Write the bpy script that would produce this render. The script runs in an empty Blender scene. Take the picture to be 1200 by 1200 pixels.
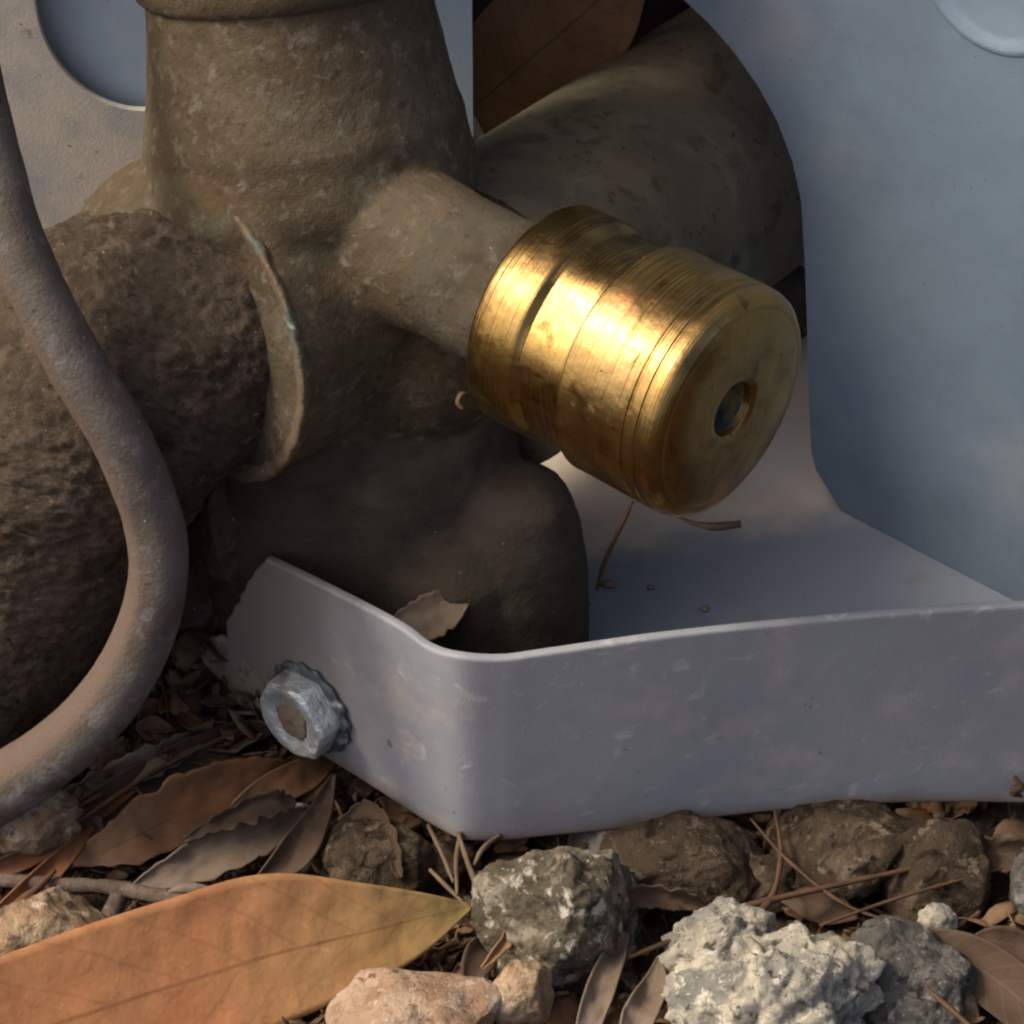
import bpy, bmesh, math, random
from mathutils import Vector, Matrix, noise as mn
random.seed(7)
# 1 Blender unit = 1 cm (a close-up about 12 cm wide)
S = bpy.context.scene
COL = S.collection
S.unit_settings.system = 'METRIC'; S.unit_settings.scale_length = 0.01; S.unit_settings.length_unit = 'CENTIMETERS'
# ---------------------------------------------------------------- camera
PITCH = math.radians(40.0); DIST = 40.0
F = Vector((0, math.cos(PITCH), -math.sin(PITCH))); U = Vector((0, math.sin(PITCH), math.cos(PITCH))); R = Vector((1, 0, 0))
CAM = -F * DIST
cd = bpy.data.cameras.new('camera'); cam = bpy.data.objects.new('camera', cd); COL.objects.link(cam)
cam.location = CAM; cam.rotation_euler = (math.pi/2 - PITCH, 0, 0)
cd.sensor_width = 36; cd.lens = 36 * DIST / 12.0; cd.clip_start = 1; cd.clip_end = 20000
S.camera = cam
# ---------------------------------------------------------------- light
SUN_DIR = Vector((-0.66, -0.05, 0.74)).normalized()      # towards the sun: from the left, half way up
wd = bpy.data.worlds.new('World'); S.world = wd; wd.use_nodes = True
nt = wd.node_tree
sky = nt.nodes.new('ShaderNodeTexSky'); sky.sky_type = 'NISHITA'; sky.sun_disc = False
sky.air_density = .4; sky.dust_density = 5.0; sky.ozone_density = .3
sky.sun_elevation = math.asin(SUN_DIR.z); sky.sun_rotation = math.atan2(SUN_DIR.x, SUN_DIR.y)
bg = nt.nodes['Background']; bg.inputs['Strength'].default_value = 0.15
nt.links.new(sky.outputs['Color'], bg.inputs['Color'])
sl = bpy.data.lights.new('sun', 'SUN'); sl.energy = 1.35; sl.angle = math.radians(10); sl.color = (1.0, 0.90, 0.72)
so = bpy.data.objects.new('sun', sl); COL.objects.link(so); so.location = SUN_DIR * 60
so.rotation_euler = SUN_DIR.to_track_quat('Z', 'Y').to_euler()
S.view_settings.view_transform = 'Standard'; S.view_settings.look = 'None'
S.view_settings.exposure = 0.76; S.view_settings.gamma = 1; S.view_settings.use_curve_mapping = False
S.cycles.filter_width = 2.2
S.cycles.use_denoising = True
S.cycles.max_bounces = 8
# ---------------------------------------------------------------- geometry helpers
def ray(px, py): return F * DIST + R * ((px-600)/100) + U * ((600-py)/100)
def W(px, py, d): return CAM + ray(px, py) * (d / DIST)
def onplane(px, py, p, n):
    r = ray(px, py); return CAM + r * ((p - CAM).dot(n) / r.dot(n))
def G(px, py, z): return onplane(px, py, Vector((0, 0, z)), Vector((0, 0, 1)))
def PY(px, py, y): return onplane(px, py, Vector((0, y, 0)), Vector((0, 1, 0)))
def zat(x, y, py):                       # height at plan point (x, y) that is seen at row py
    k = (600-py)/100/DIST                # (P-CAM).U = k * (P-CAM).F
    a = Vector((x, y, 0)) - CAM
    return (k*a.dot(F) - a.dot(U)) / (U.z - k*F.z)
def fbm(p, octs=4, lac=2.1, gain=.5):
    a, s, q = 1.0, 0.0, Vector(p)
    for i in range(octs):
        s += a * mn.noise(q); q = q*lac + Vector((3.1, 7.7, 1.3)); a *= gain
    return s
def frame_for(axis, up=Vector((0, 0, 1))):
    z = axis.normalized(); x = up.cross(z)
    if x.length < 1e-4: x = Vector((1, 0, 0))
    x.normalize(); y = z.cross(x)
    return Matrix((x, y, z)).transposed()
def link(name, bm, m, parent=None, smooth=True, origin=None, angle=None):
    me = bpy.data.meshes.new(name)
    bmesh.ops.recalc_face_normals(bm, faces=bm.faces)
    bm.to_mesh(me); bm.free()
    return link_me(name, me, m, parent, smooth, origin, angle)
def link_me(name, me, m, parent=None, smooth=True, origin=None, angle=None):
    o = bpy.data.objects.new(name, me); COL.objects.link(o)
    if m is not None: me.materials.clear(); me.materials.append(m)
    me.polygons.foreach_set('use_smooth', [smooth]*len(me.polygons))
    if smooth and angle: me.set_sharp_from_angle(angle=math.radians(angle))
    if parent is not None:
        o.parent = parent
        t = parent.location + (parent.parent.location if parent.parent and parent.type == 'MESH' else Vector())
        root = parent
        while root.parent: root = root.parent
        o.matrix_parent_inverse = Matrix.Translation(-root.location)
        if parent is not root: o.matrix_parent_inverse = Matrix()
    elif origin is not None:
        me.transform(Matrix.Translation(-origin)); o.location = origin
    return o
def tag(o, label=None, cat=None, group=None, kind=None):
    if label: o['label'] = label
    if cat: o['category'] = cat
    if group: o['group'] = group
    if kind: o['kind'] = kind
    return o
def empty(name, loc, label, cat, group=None):
    o = bpy.data.objects.new(name, None); COL.objects.link(o); o.location = loc; o.empty_display_size = .5
    return tag(o, label, cat, group)
def catmull(pts, n):
    P = [pts[0]*2-pts[1]] + list(pts) + [pts[-1]*2-pts[-2]]; out = []
    for i in range(1, len(P)-2):
        a, b, c, d = P[i-1], P[i], P[i+1], P[i+2]
        for k in range(n):
            t = k/n
            out.append(.5*((2*b)+(c-a)*t+(2*a-5*b+4*c-d)*t*t+(3*b-a-3*c+d)*t**3))
    out.append(P[-2]); return out
def lerp_list(vals, f):
    n = len(vals); x = f*(n-1); i = min(int(x), n-2); t = x-i
    b, c = vals[i], vals[i+1]; a = vals[i-1] if i else 2*b-c; d = vals[i+2] if i+2 < n else 2*c-b
    return max(.004, .5*((2*b)+(c-a)*t+(2*a-5*b+4*c-d)*t*t+(3*b-a-3*c+d)*t**3))
def tube(bm, pts, rad, seg=12, n=8, cap=True, jitter=None, prof=None):
    c = catmull(pts, n); rings = []; nrm = None; uvl = bm.loops.layers.uv.verify()
    for i, p in enumerate(c):
        t = (c[min(i+1, len(c)-1)] - c[max(i-1, 0)]).normalized()
        if nrm is None: nrm = t.orthogonal().normalized() if prof is None else (-F - t*(-F).dot(t)).normalized()
        else: nrm = (nrm - t*nrm.dot(t)).normalized()
        b = t.cross(nrm); f = i/(len(c)-1)
        r = lerp_list(rad, f) if isinstance(rad, (list, tuple)) else rad
        ring = []
        for k in range(seg):
            a = 2*math.pi*k/seg
            rr = r*(prof(a) if prof else 1)
            v = p + (nrm*math.cos(a) + b*math.sin(a))*rr
            if jitter: v = v + (v-p).normalized()*jitter(v)
            ring.append(bm.verts.new(v))
        rings.append(ring)
    for i in range(len(rings)-1):
        for k in range(seg):
            f = bm.faces.new((rings[i][k], rings[i][(k+1) % seg], rings[i+1][(k+1) % seg], rings[i+1][k]))
            for l, (uu, vv) in zip(f.loops, ((k, i), (k+1, i), (k+1, i+1), (k, i+1))):
                l[uvl].uv = (uu/seg, vv/len(rings))
    if cap:
        for ring in (rings[0], rings[-1]): bm.faces.new(ring)
def lathe(bm, prof, mat3, org, seg=64, rfun=None, close=True):
    """prof: list of (z, r); revolved round the local z axis"""
    rings = []
    for z, r in prof:
        if r < 1e-5: rings.append([bm.verts.new(org + mat3 @ Vector((0, 0, z)))]); continue
        ring = []
        for k in range(seg):
            a = 2*math.pi*k/seg; rr = rfun(z, r, a) if rfun else r
            ring.append(bm.verts.new(org + mat3 @ Vector((rr*math.cos(a), rr*math.sin(a), z))))
        rings.append(ring)
    for A, B in zip(rings, rings[1:]):
        for k in range(seg):
            a, b = A[k % len(A)], A[(k+1) % len(A)]; c, d = B[(k+1) % len(B)], B[k % len(B)]
            vs = []
            for v in (a, b, c, d):
                if v not in vs: vs.append(v)
            if len(vs) > 2: bm.faces.new(vs)
    if close:
        for ring in (rings[0], rings[-1]):
            if len(ring) > 2: bm.faces.new(ring)
def remesh(bm, voxel, smooth_iter=6, fac=.5):
    me = bpy.data.meshes.new('tmp'); bmesh.ops.recalc_face_normals(bm, faces=bm.faces); bm.to_mesh(me); bm.free()
    o = bpy.data.objects.new('tmp', me); COL.objects.link(o)
    m = o.modifiers.new('r', 'REMESH'); m.mode = 'VOXEL'; m.voxel_size = voxel
    s = o.modifiers.new('s', 'SMOOTH'); s.iterations = smooth_iter; s.factor = fac
    dg = bpy.context.evaluated_depsgraph_get(); dg.update()
    out = bpy.data.meshes.new_from_object(o.evaluated_get(dg))
    bpy.data.objects.remove(o); bpy.data.meshes.remove(me)
    return out
def rough_up(me, fn):
    me.update(); nn = [v.normal.copy() for v in me.vertices]
    for v, n in zip(me.vertices, nn): v.co = v.co + n*fn(v.co)
    me.update()
def solid(o, th, bevel=0, seg=2, offset=-1):
    m = o.modifiers.new('solid', 'SOLIDIFY'); m.thickness = th; m.offset = offset
    if bevel:
        b = o.modifiers.new('bevel', 'BEVEL'); b.width = bevel; b.segments = seg; b.limit_method = 'ANGLE'; b.angle_limit = math.radians(45)
# ---------------------------------------------------------------- materials
def mat(name, base, layers=(), rough=.7, metal=0.0, bumps=(), spec=.3, rlayers=(), extra=None, stretch=None):
    """layers: (colour, scale, lo, hi[, detail[, distortion[, offset]]]) noise masks laid over the base colour"""
    m = bpy.data.materials.new(name); m.use_nodes = True; t = m.node_tree; N = t.nodes; L = t.links
    b = N['Principled BSDF']; b.inputs['Roughness'].default_value = rough; b.inputs['Metallic'].default_value = metal
    b.inputs['Specular IOR Level'].default_value = spec
    tc = N.new('ShaderNodeTexCoord'); vec = tc.outputs['Object']
    if stretch:
        mp = N.new('ShaderNodeMapping'); mp.inputs['Scale'].default_value = stretch; L.new(vec, mp.inputs['Vector']); vec = mp.outputs['Vector']
    def nz(scale, detail=5, dist=0, off=0, rough_=.6):
        n = N.new('ShaderNodeTexNoise'); n.inputs['Scale'].default_value = scale; n.inputs['Detail'].default_value = detail
        n.inputs['Distortion'].default_value = dist; n.inputs['Roughness'].default_value = rough_
        if off:
            a = N.new('ShaderNodeVectorMath'); a.operation = 'ADD'; a.inputs[1].default_value = (off, off*1.7, -off); L.new(vec, a.inputs[0]); L.new(a.outputs[0], n.inputs['Vector'])
        else: L.new(vec, n.inputs['Vector'])
        return n.outputs['Fac']
    def mask(lay):
        scale, lo, hi = lay[1:4]; det = lay[4] if len(lay) > 4 else 5; di = lay[5] if len(lay) > 5 else 0; off = lay[6] if len(lay) > 6 else 0
        r = N.new('ShaderNodeMapRange'); r.inputs['From Min'].default_value = lo; r.inputs['From Max'].default_value = hi
        L.new(nz(scale, det, di, off), r.inputs['Value']); return r.outputs['Result']
    c = N.new('ShaderNodeRGB'); c.outputs[0].default_value = (*base, 1); cur = c.outputs[0]
    def over(cur, col, msk):
        x = N.new('ShaderNodeMix'); x.data_type = 'RGBA'; L.new(msk, x.inputs['Factor']); L.new(cur, x.inputs[6])
        if isinstance(col, tuple): x.inputs[7].default_value = (*col, 1)
        else: L.new(col, x.inputs[7])
        return x.outputs[2]
    for lay in layers: cur = over(cur, lay[0], mask(lay))
    if extra: cur = extra(t, cur, over, b, nz, vec)
    L.new(cur, b.inputs['Base Color'])
    if rlayers:
        v = N.new('ShaderNodeValue'); v.outputs[0].default_value = rough; rc = v.outputs[0]
        for lay in rlayers:
            x = N.new('ShaderNodeMix'); L.new(mask(lay), x.inputs['Factor']); L.new(rc, x.inputs[2]); x.inputs[3].default_value = lay[0]; rc = x.outputs[0]
        L.new(rc, b.inputs['Roughness'])
    prev = None
    for bp in bumps:
        n = N.new('ShaderNodeBump'); n.inputs['Strength'].default_value = 1; n.inputs['Distance'].default_value = bp[1]
        L.new(nz(bp[0], bp[2] if len(bp) > 2 else 4), n.inputs['Height'])
        if prev: L.new(prev, n.inputs['Normal'])
        prev = n.outputs['Normal']
    if prev: L.new(prev, b.inputs['Normal'])
    m['_last_bump'] = 0
    return m
PAINT = mat('grey_paint', (.140, .188, .235), [((.114, .152, .198), .5, .45, .7), ((.22, .245, .26), .28, .52, .75, 3), ((.12, .10, .085), 9, .70, .74, 3, 0, 4)], .5, 0, [(40, .006, 3), (.8, .05, 2)], .35, [(.7, 2, .4, .7)])
def strap_dirt(t, cur, over, b, nz, vec):
    # dust wiped over the torn end of the strap, and a stained lower edge
    N, L = t.nodes, t.links
    sp = N.new('ShaderNodeSeparateXYZ'); L.new(vec, sp.inputs[0])
    def run(out, k, lo, hi, top):
        c = N.new('ShaderNodeMath'); c.operation = 'MULTIPLY_ADD'; L.new(nz(1.3, 6), c.inputs[0]); c.inputs[1].default_value = k; L.new(out, c.inputs[2])
        r = N.new('ShaderNodeMapRange'); r.inputs[1].default_value = lo; r.inputs[2].default_value = hi; r.inputs[4].default_value = top; L.new(c.outputs[0], r.inputs[0]); return r.outputs[0]
    cur = over(cur, (.20, .18, .15), run(sp.outputs[0], 1.6, -.9, -1.9, .9))
    return over(cur, (.20, .13, .085), run(sp.outputs[2], .5, ZB_EDGE+.50, ZB_EDGE+.22, .75))
ZB_EDGE = -4.9
STRAPM = mat('strap_paint', (.27, .278, .288), [((.235, .243, .262), .6, .42, .7), ((.37, .34, .30), 1.1, .52, .75), ((.13, .12, .11), 5, .70, .72, 5, 0, 3), ((.40, .395, .39), 2.2, .60, .72, 7, 1.2, 6)], .5, 0, [(40, .006, 3), (1.2, .02, 2)], .35, [(.68, 2, .4, .7)], extra=strap_dirt)
DUSTY = mat('dusty_paint', (.60, .52, .40), [((.42, .40, .36), .7, .45, .62), ((.16, .13, .10), 3.0, .66, .8), ((.08, .06, .05), 6, .73, .76, 3, 0, 5)], .75, 0, [(30, .008, 4)], .2)
def pan_lit_patch(t, cur, over, b, nz, vec):
    # sunlit patch painted on the pan behind the cap, with a soft ragged edge
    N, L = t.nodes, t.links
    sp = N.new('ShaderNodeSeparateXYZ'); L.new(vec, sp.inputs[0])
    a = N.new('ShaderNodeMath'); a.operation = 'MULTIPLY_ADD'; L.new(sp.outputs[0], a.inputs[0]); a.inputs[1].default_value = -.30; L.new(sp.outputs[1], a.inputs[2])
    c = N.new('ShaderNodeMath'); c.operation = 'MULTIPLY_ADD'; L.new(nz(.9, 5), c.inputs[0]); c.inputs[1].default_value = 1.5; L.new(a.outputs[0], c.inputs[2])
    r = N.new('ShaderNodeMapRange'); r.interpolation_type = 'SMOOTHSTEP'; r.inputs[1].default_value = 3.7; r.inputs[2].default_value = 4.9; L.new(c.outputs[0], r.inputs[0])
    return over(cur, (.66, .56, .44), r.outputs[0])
PAN = mat('pan_paint', (.205, .23, .265), [((.19, .165, .13), 1.4, .60, .78), ((.06, .045, .03), 5, .715, .74, 3, 0, 7)], .6, 0, [(30, .008, 4)], .3, extra=pan_lit_patch)
BACKP = mat('pale_blue_paint', (.42, .51, .58), [((.36, .45, .52), .6, .45, .7), ((.20, .18, .15), 6, .70, .75, 3)], .55, 0, [(40, .006, 3)], .3)
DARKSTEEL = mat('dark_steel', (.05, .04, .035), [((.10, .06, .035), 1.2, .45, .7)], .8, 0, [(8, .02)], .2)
def settled_dust(t, cur, over, b, nz, vec):
    # pale dust lying on the ledges and shoulders of the casting
    N, L = t.nodes, t.links
    g = N.new('ShaderNodeNewGeometry'); sp = N.new('ShaderNodeSeparateXYZ'); L.new(g.outputs['True Normal'], sp.inputs[0])
    c = N.new('ShaderNodeMath'); c.operation = 'MULTIPLY_ADD'; L.new(nz(2.5, 7), c.inputs[0]); c.inputs[1].default_value = 1.1; L.new(sp.outputs[2], c.inputs[2])
    r = N.new('ShaderNodeMapRange'); r.inputs[1].default_value = .75; r.inputs[2].default_value = 1.5; r.inputs[4].default_value = .3; L.new(c.outputs[0], r.inputs[0])
    return over(cur, (.145, .113, .075), r.outputs[0])
CASTING = mat('weathered_casting', (.074, .053, .029), [((.125, .097, .062), .7, .44, .68, 7, .4), ((.055, .040, .023), 1.2, .54, .74, 7, .4, 3), ((.10, .060, .029), .9, .52, .74, 6, .4, 6), ((.17, .145, .11), 5, .54, .72, 8, .3, 2), ((.05, .037, .022), 9, .56, .70, 7, .2, 17), ((.46, .42, .34), 10, .725, .75, 4, 0, 8), ((.085, .085, .05), .9, .58, .72, 4, 0, 12), ((.42, .40, .34), 2.2, .75, .77, 7, 1.2, 21)], .85, .0, [(3, .012), (14, .025, 6), (45, .014)], .15, extra=settled_dust)
SHADECAST = mat('shaded_casting', (.064, .049, .031), [((.040, .030, .019), 1.4, .48, .68), ((.095, .075, .048), 1.0, .56, .74, 5, 0, 3), ((.06, .065, .035), 3, .64, .76, 5, 0, 6), ((.3, .27, .22), 12, .755, .78, 2, 0, 8)], .8, 0, [(3, .03), (16, .02)], .25)  # darker casting colour, paints in the shade on the lower body
STUBM = mat('dusty_stub', (.078, .064, .043), [((.050, .038, .023), 1.4, .48, .68, 7, .4), ((.105, .09, .072), 4, .54, .70, 8, .3), ((.04, .03, .02), 8, .58, .72, 7), ((.30, .27, .23), 9, .71, .74, 4)], .85, 0, [(5, .02), (14, .02, 6), (45, .012)], .12)
CRUST = mat('dirt_crust', (.098, .073, .050), [((.052, .037, .025), 1.3, .48, .66), ((.17, .125, .085), 2.6, .52, .70, 7, .8), ((.035, .022, .014), 6, .60, .72, 6, 1.0, 3), ((.15, .13, .11), 1.0, .58, .76, 6, .5, 7), ((.22, .17, .12), 8, .64, .76, 4, 0, 4), ((.40, .34, .27), 14, .73, .76, 2, 0, 8)], .95, 0, [(7, .05, 8), (24, .05, 6), (60, .02, 4)], .08)
BORE = mat('packed_dirt', (.07, .045, .035), [((.11, .075, .05), 3, .5, .7), ((.30, .25, .2), 15, .74, .77, 2)], .95, 0, [(7, .05), (25, .03)], .1)
VERD = mat('verdigris_rim', (.15, .105, .062), [((.10, .115, .09), 2.2, .52, .64), ((.26, .30, .27), 5, .60, .68, 5), ((.09, .06, .035), 3, .55, .7, 4, 0, 3)], .7, .2, [(14, .03)], .3)
PATINA = mat('patina_pipe', (.15, .115, .070), [((.105, .098, .062), .7, .45, .62, 7, .4), ((.20, .162, .105), 1.0, .52, .74, 7, .4, 5), ((.08, .055, .033), 1.6, .54, .68, 7, .5, 3), ((.06, .045, .03), 6, .62, .68, 6, 0, 8)], .75, .0, [(4, .02, 6), (22, .012, 5)], .2)
def cable_dirt(t, cur, over, b, nz, vec):
    N, L = t.nodes, t.links
    uv = N.new('ShaderNodeUVMap'); sp = N.new('ShaderNodeSeparateXYZ'); L.new(uv.outputs[0], sp.inputs[0])
    a = N.new('ShaderNodeMath'); a.operation = 'MULTIPLY_ADD'; L.new(nz(3, 4), a.inputs[0]); a.inputs[1].default_value = .06; L.new(sp.outputs[0], a.inputs[2])
    lo = N.new('ShaderNodeMapRange'); lo.inputs['From Min'].default_value = .105; lo.inputs['From Max'].default_value = .14; L.new(a.outputs[0], lo.inputs[0])
    hi = N.new('ShaderNodeMapRange'); hi.inputs['From Min'].default_value = .5; hi.inputs['From Max'].default_value = .4; L.new(a.outputs[0], hi.inputs[0])
    m = N.new('ShaderNodeMath'); m.operation = 'MULTIPLY'; L.new(lo.outputs[0], m.inputs[0]); L.new(hi.outputs[0], m.inputs[1])
    return over(cur, (.125, .09, .066), m.outputs[0])
CABLEM = mat('dusty_cable', (.125, .106, .089), [((.088, .069, .054), 1.0, .45, .62, 6, .4), ((.20, .18, .162), 2.4, .55, .70, 6, .3, 2), ((.46, .42, .37), 11, .70, .735, 3, 0, 5), ((.055, .04, .03), 5, .66, .71, 5, 0, 9)], .85, 0, [(2, .02), (18, .02, 5), (45, .008)], .12, extra=cable_dirt)
def brass_extra(t, cur, over, b, nz, vec):
    N, L = t.nodes, t.links
    return cur
def brass(name, base, tarn, r0):
    m = mat(name, base, [(tarn, 1.3, .45, .68, 5, .3), ((.34, .21, .06), .8, .46, .66, 3, 0, 5), ((.14, .08, .028), 3.2, .58, .70, 7, .5, 3), ((.09, .055, .022), 8, .68, .72, 4, 0, 7), ((.20, .21, .12), 2.0, .66, .74, 6, .4, 13), ((.58, .29, .12), 1.0, .58, .75, 4, 0, 11)], r0, 1.0, [], .5, [(r0+.10, 1.6, .45, .7), (r0+.3, 5, .62, .76)])
    t = m.node_tree; N, L = t.nodes, t.links
    # turning lines: fine rings round the cap's own axis
    tc = N.new('ShaderNodeTexCoord'); mp = N.new('ShaderNodeMapping'); mp.inputs['Scale'].default_value = (.35, .35, 34)
    L.new(tc.outputs['Object'], mp.inputs['Vector'])
    n = N.new('ShaderNodeTexNoise'); n.inputs['Scale'].default_value = 1; n.inputs['Detail'].default_value = 4; L.new(mp.outputs[0], n.inputs['Vector'])
    bu = N.new('ShaderNodeBump'); bu.inputs['Distance'].default_value = .011; L.new(n.outputs['Fac'], bu.inputs['Height'])
    n2 = N.new('ShaderNodeTexNoise'); n2.inputs['Scale'].default_value = 3; n2.inputs['Detail'].default_value = 5; L.new(tc.outputs['Object'], n2.inputs['Vector'])
    b2 = N.new('ShaderNodeBump'); b2.inputs['Distance'].default_value = .015; L.new(n2.outputs['Fac'], b2.inputs['Height']); L.new(bu.outputs[0], b2.inputs['Normal'])
    L.new(b2.outputs[0], N['Principled BSDF'].inputs['Normal'])
    return m
BRASS = brass('worn_brass', (.345, .222, .080), (.15, .093, .036), .28)
SOCKM = mat('verdigris_socket', (.46, .33, .13), [((.10, .17, .15), 2.0, .44, .58), ((.05, .04, .02), 5, .6, .7)], .45, .7, [(10, .02)], .4)
ZINC = mat('corroded_zinc', (.56, .61, .62), [((.76, .78, .74), 2.6, .45, .65), ((.26, .22, .16), 3.2, .56, .72, 5, 0, 4), ((.09, .10, .10), 7, .66, .75, 4, 0, 8)], .36, .7, [(10, .03), (35, .015)], .4, [(.65, 3, .4, .65)])
GRIME = mat('brown_grime', (.20, .155, .11), [((.31, .26, .20), 3, .5, .7), ((.06, .04, .03), 5, .6, .75)], .85, 0, [(8, .04)], .15)
TEETH = mat('blackened_washer', (.10, .115, .12), [((.36, .36, .33), 6, .55, .65)], .55, .5, [(15, .03)], .4)
SOIL = mat('dry_soil', (.080, .055, .036), [((.042, .028, .018), 1.2, .45, .65), ((.13, .09, .06), 3, .58, .75), ((.22, .17, .12), 10, .68, .76, 4, 0, 5)], .95, 0, [(4, .12, 6), (16, .05, 5)], .1)
def rockmat(name, base, a, b_, c, dk):
    return mat(name, base, [(a, 1.1, .46, .54, 7, .6), (b_, 1.8, .52, .59, 8, .5, 3), (c, 3.2, .57, .63, 7, .3, 6), (dk, 2.2, .56, .64, 8, .8, 9), (dk, 6, .62, .68, 6, .3, 2), (c, 13, .66, .70, 4, 0, 15), (dk, 15, .66, .70, 4, 0, 19)], .95, 0, [(3, .06, 7), (10, .06, 6), (34, .02, 4)], .1)
ROCK = {
 'pale': rockmat('pale_limestone', (.33, .30, .235), (.20, .195, .165), (.46, .41, .31), (.58, .52, .41), (.06, .054, .042)),
 'mixed': rockmat('mottled_stone', (.135, .112, .075), (.085, .070, .046), (.23, .20, .145), (.40, .36, .285), (.040, .034, .026)),
 'tan': rockmat('tan_stone', (.30, .20, .115), (.22, .145, .085), (.40, .29, .18), (.48, .38, .27), (.13, .09, .06)),
 'pink': rockmat('pink_stone', (.34, .225, .145), (.27, .165, .10), (.40, .29, .20), (.48, .38, .29), (.16, .10, .065)),
 'brown': rockmat('brown_stone', (.062, .044, .029), (.040, .028, .018), (.105, .075, .048), (.17, .13, .09), (.02, .014, .01)),
 'grey': rockmat('grey_stone', (.105, .097, .084), (.07, .065, .056), (.16, .15, .13), (.29, .27, .235), (.032, .029, .025)),
}
def leafmat(name, base, second, spot, vein, edge, vein_amt=.5):
    def ex(t, cur, over, b, nz, vec):
        N, L = t.nodes, t.links
        uv = N.new('ShaderNodeUVMap'); sp = N.new('ShaderNodeSeparateXYZ'); L.new(uv.outputs[0], sp.inputs[0])
        def m_(op, a, b_=None, c=None):
            x = N.new('ShaderNodeMath'); x.operation = op
            for i, q in enumerate((a, b_, c)):
                if q is None: continue
                if isinstance(q, (int, float)): x.inputs[i].default_value = q
                else: L.new(q, x.inputs[i])
            return x.outputs[0]
        av = m_('ABSOLUTE', m_('MULTIPLY_ADD', sp.outputs[1], 2, -1))
        # colour run along the blade
        r = N.new('ShaderNodeMapRange'); r.inputs['From Min'].default_value = .10; r.inputs['From Max'].default_value = .5; r.inputs['To Min'].default_value = 1; r.inputs['To Max'].default_value = 0
        L.new(m_('MULTIPLY_ADD', nz(.8, 4), .35, m_('ADD', sp.outputs[0], -.17)), r.inputs[0]); cur = over(cur, edge, r.outputs[0])
        side = m_('FRACT', m_('MULTIPLY_ADD', av, -1.6, m_('MULTIPLY_ADD', nz(1.5, 3), .35, m_('MULTIPLY', sp.outputs[0], 11))))
        sv = N.new('ShaderNodeMapRange'); sv.inputs['From Min'].default_value = .07; sv.inputs['From Max'].default_value = .0; sv.inputs['To Max'].default_value = vein_amt; L.new(m_('ABSOLUTE', m_('ADD', side, -.5)), sv.inputs[0])
        mr = N.new('ShaderNodeMapRange'); mr.inputs['From Min'].default_value = .035; mr.inputs['From Max'].default_value = .012; mr.inputs['To Max'].default_value = .8; L.new(av, mr.inputs[0])
        mk = m_('MAXIMUM', sv.outputs[0], mr.outputs[0])
        return over(cur, vein, mk)
    return mat(name, base, [(second, .7, .42, .66, 5, .3), (spot, 5, .66, .75, 4, 0, 4), (second, 3, .55, .7, 5, 0, 8)], .75, 0, [(1.2, .05), (9, .007)], .12, extra=ex)
LEAF = {
 'orange': leafmat('orange_leaf', (.35, .160, .068), (.28, .112, .048), (.42, .27, .165), (.20, .09, .04), (.245, .175, .065), .4),
 'brown': leafmat('brown_leaf', (.17, .080, .036), (.11, .054, .026), (.05, .035, .022), (.12, .07, .04), (.22, .13, .07)),
 'grey': leafmat('grey_leaf', (.18, .13, .088), (.12, .085, .058), (.05, .035, .026), (.20, .16, .12), (.17, .13, .10)),
 'dark': leafmat('dark_leaf', (.085, .055, .036), (.06, .038, .026), (.03, .02, .014), (.12, .08, .05), (.09, .06, .04)),
 'inner': leafmat('dead_leaf', (.20, .105, .05), (.14, .072, .035), (.07, .04, .022), (.11, .06, .03), (.20, .105, .05)),
 'russet': leafmat('russet_leaf', (.17, .070, .032), (.12, .052, .027), (.09, .05, .03), (.15, .07, .04), (.22, .10, .05)),
}
LITTER = mat('crumbled_litter', (.13, .075, .042), [((.06, .036, .022), .9, .44, .6, 3), ((.20, .125, .07), 1.5, .52, .68, 3, 0, 5), ((.24, .19, .14), 2.0, .6, .72, 3, 0, 9), ((.17, .07, .03), 1.2, .6, .7, 3, 0, 14)], .85, 0, [(14, .01)], .12)
TWIG = mat('weathered_twig', (.135, .10, .075), [((.085, .06, .045), 2, .45, .65), ((.22, .18, .145), 5, .6, .75)], .85, 0, [(12, .03)], .15)
NEEDLE = mat('rusty_needle', (.105, .054, .028), [((.06, .034, .019), 3, .45, .65)], .7, 0, [], .25)
STRAW = mat('dry_straw', (.16, .11, .068), [((.10, .068, .04), 3, .45, .65)], .75, 0, [], .2)
# ================================================================= GROUND
ZG = -5.6
def gz(x, y):
    z = ZG + .28*fbm((x*.35, y*.35, 0), 4) + .10*fbm((x*1.7, y*1.7, 4), 3)
    z += 2.3*math.exp(-((x+4.1)/1.9)**2 - ((y-4.4)/1.6)**2)           # dirt banked up beside the pipe
    z += 1.6*math.exp(-((x+3.3)/1.0)**2 - ((y-2.6)/.9)**2)
    z += .8*math.exp(-((x+6.5)/2.0)**2 - ((y-1.8)/1.8)**2)
    return z
bm = bmesh.new()
def axis_vals(a, b, step, far):
    v = [a + i*step for i in range(int((b-a)/step)+1)]; s = step; p = v[-1]; q = v[0]
    while p < far: s *= 1.35; p += s; v.append(p)
    s = step
    while q > -far: s *= 1.35; q -= s; v.insert(0, q)
    return v
xs = axis_vals(-9, 9, .11, 3000); ys = axis_vals(-6, 8, .11, 3000)
grid = [[bm.verts.new((x, y, gz(x, y))) for x in xs] for y in ys]
for j in range(len(ys)-1):
    for i in range(len(xs)-1): bm.faces.new((grid[j][i], grid[j][i+1], grid[j+1][i+1], grid[j+1][i]))
tag(link('ground', bm, SOIL), kind='structure')
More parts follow.
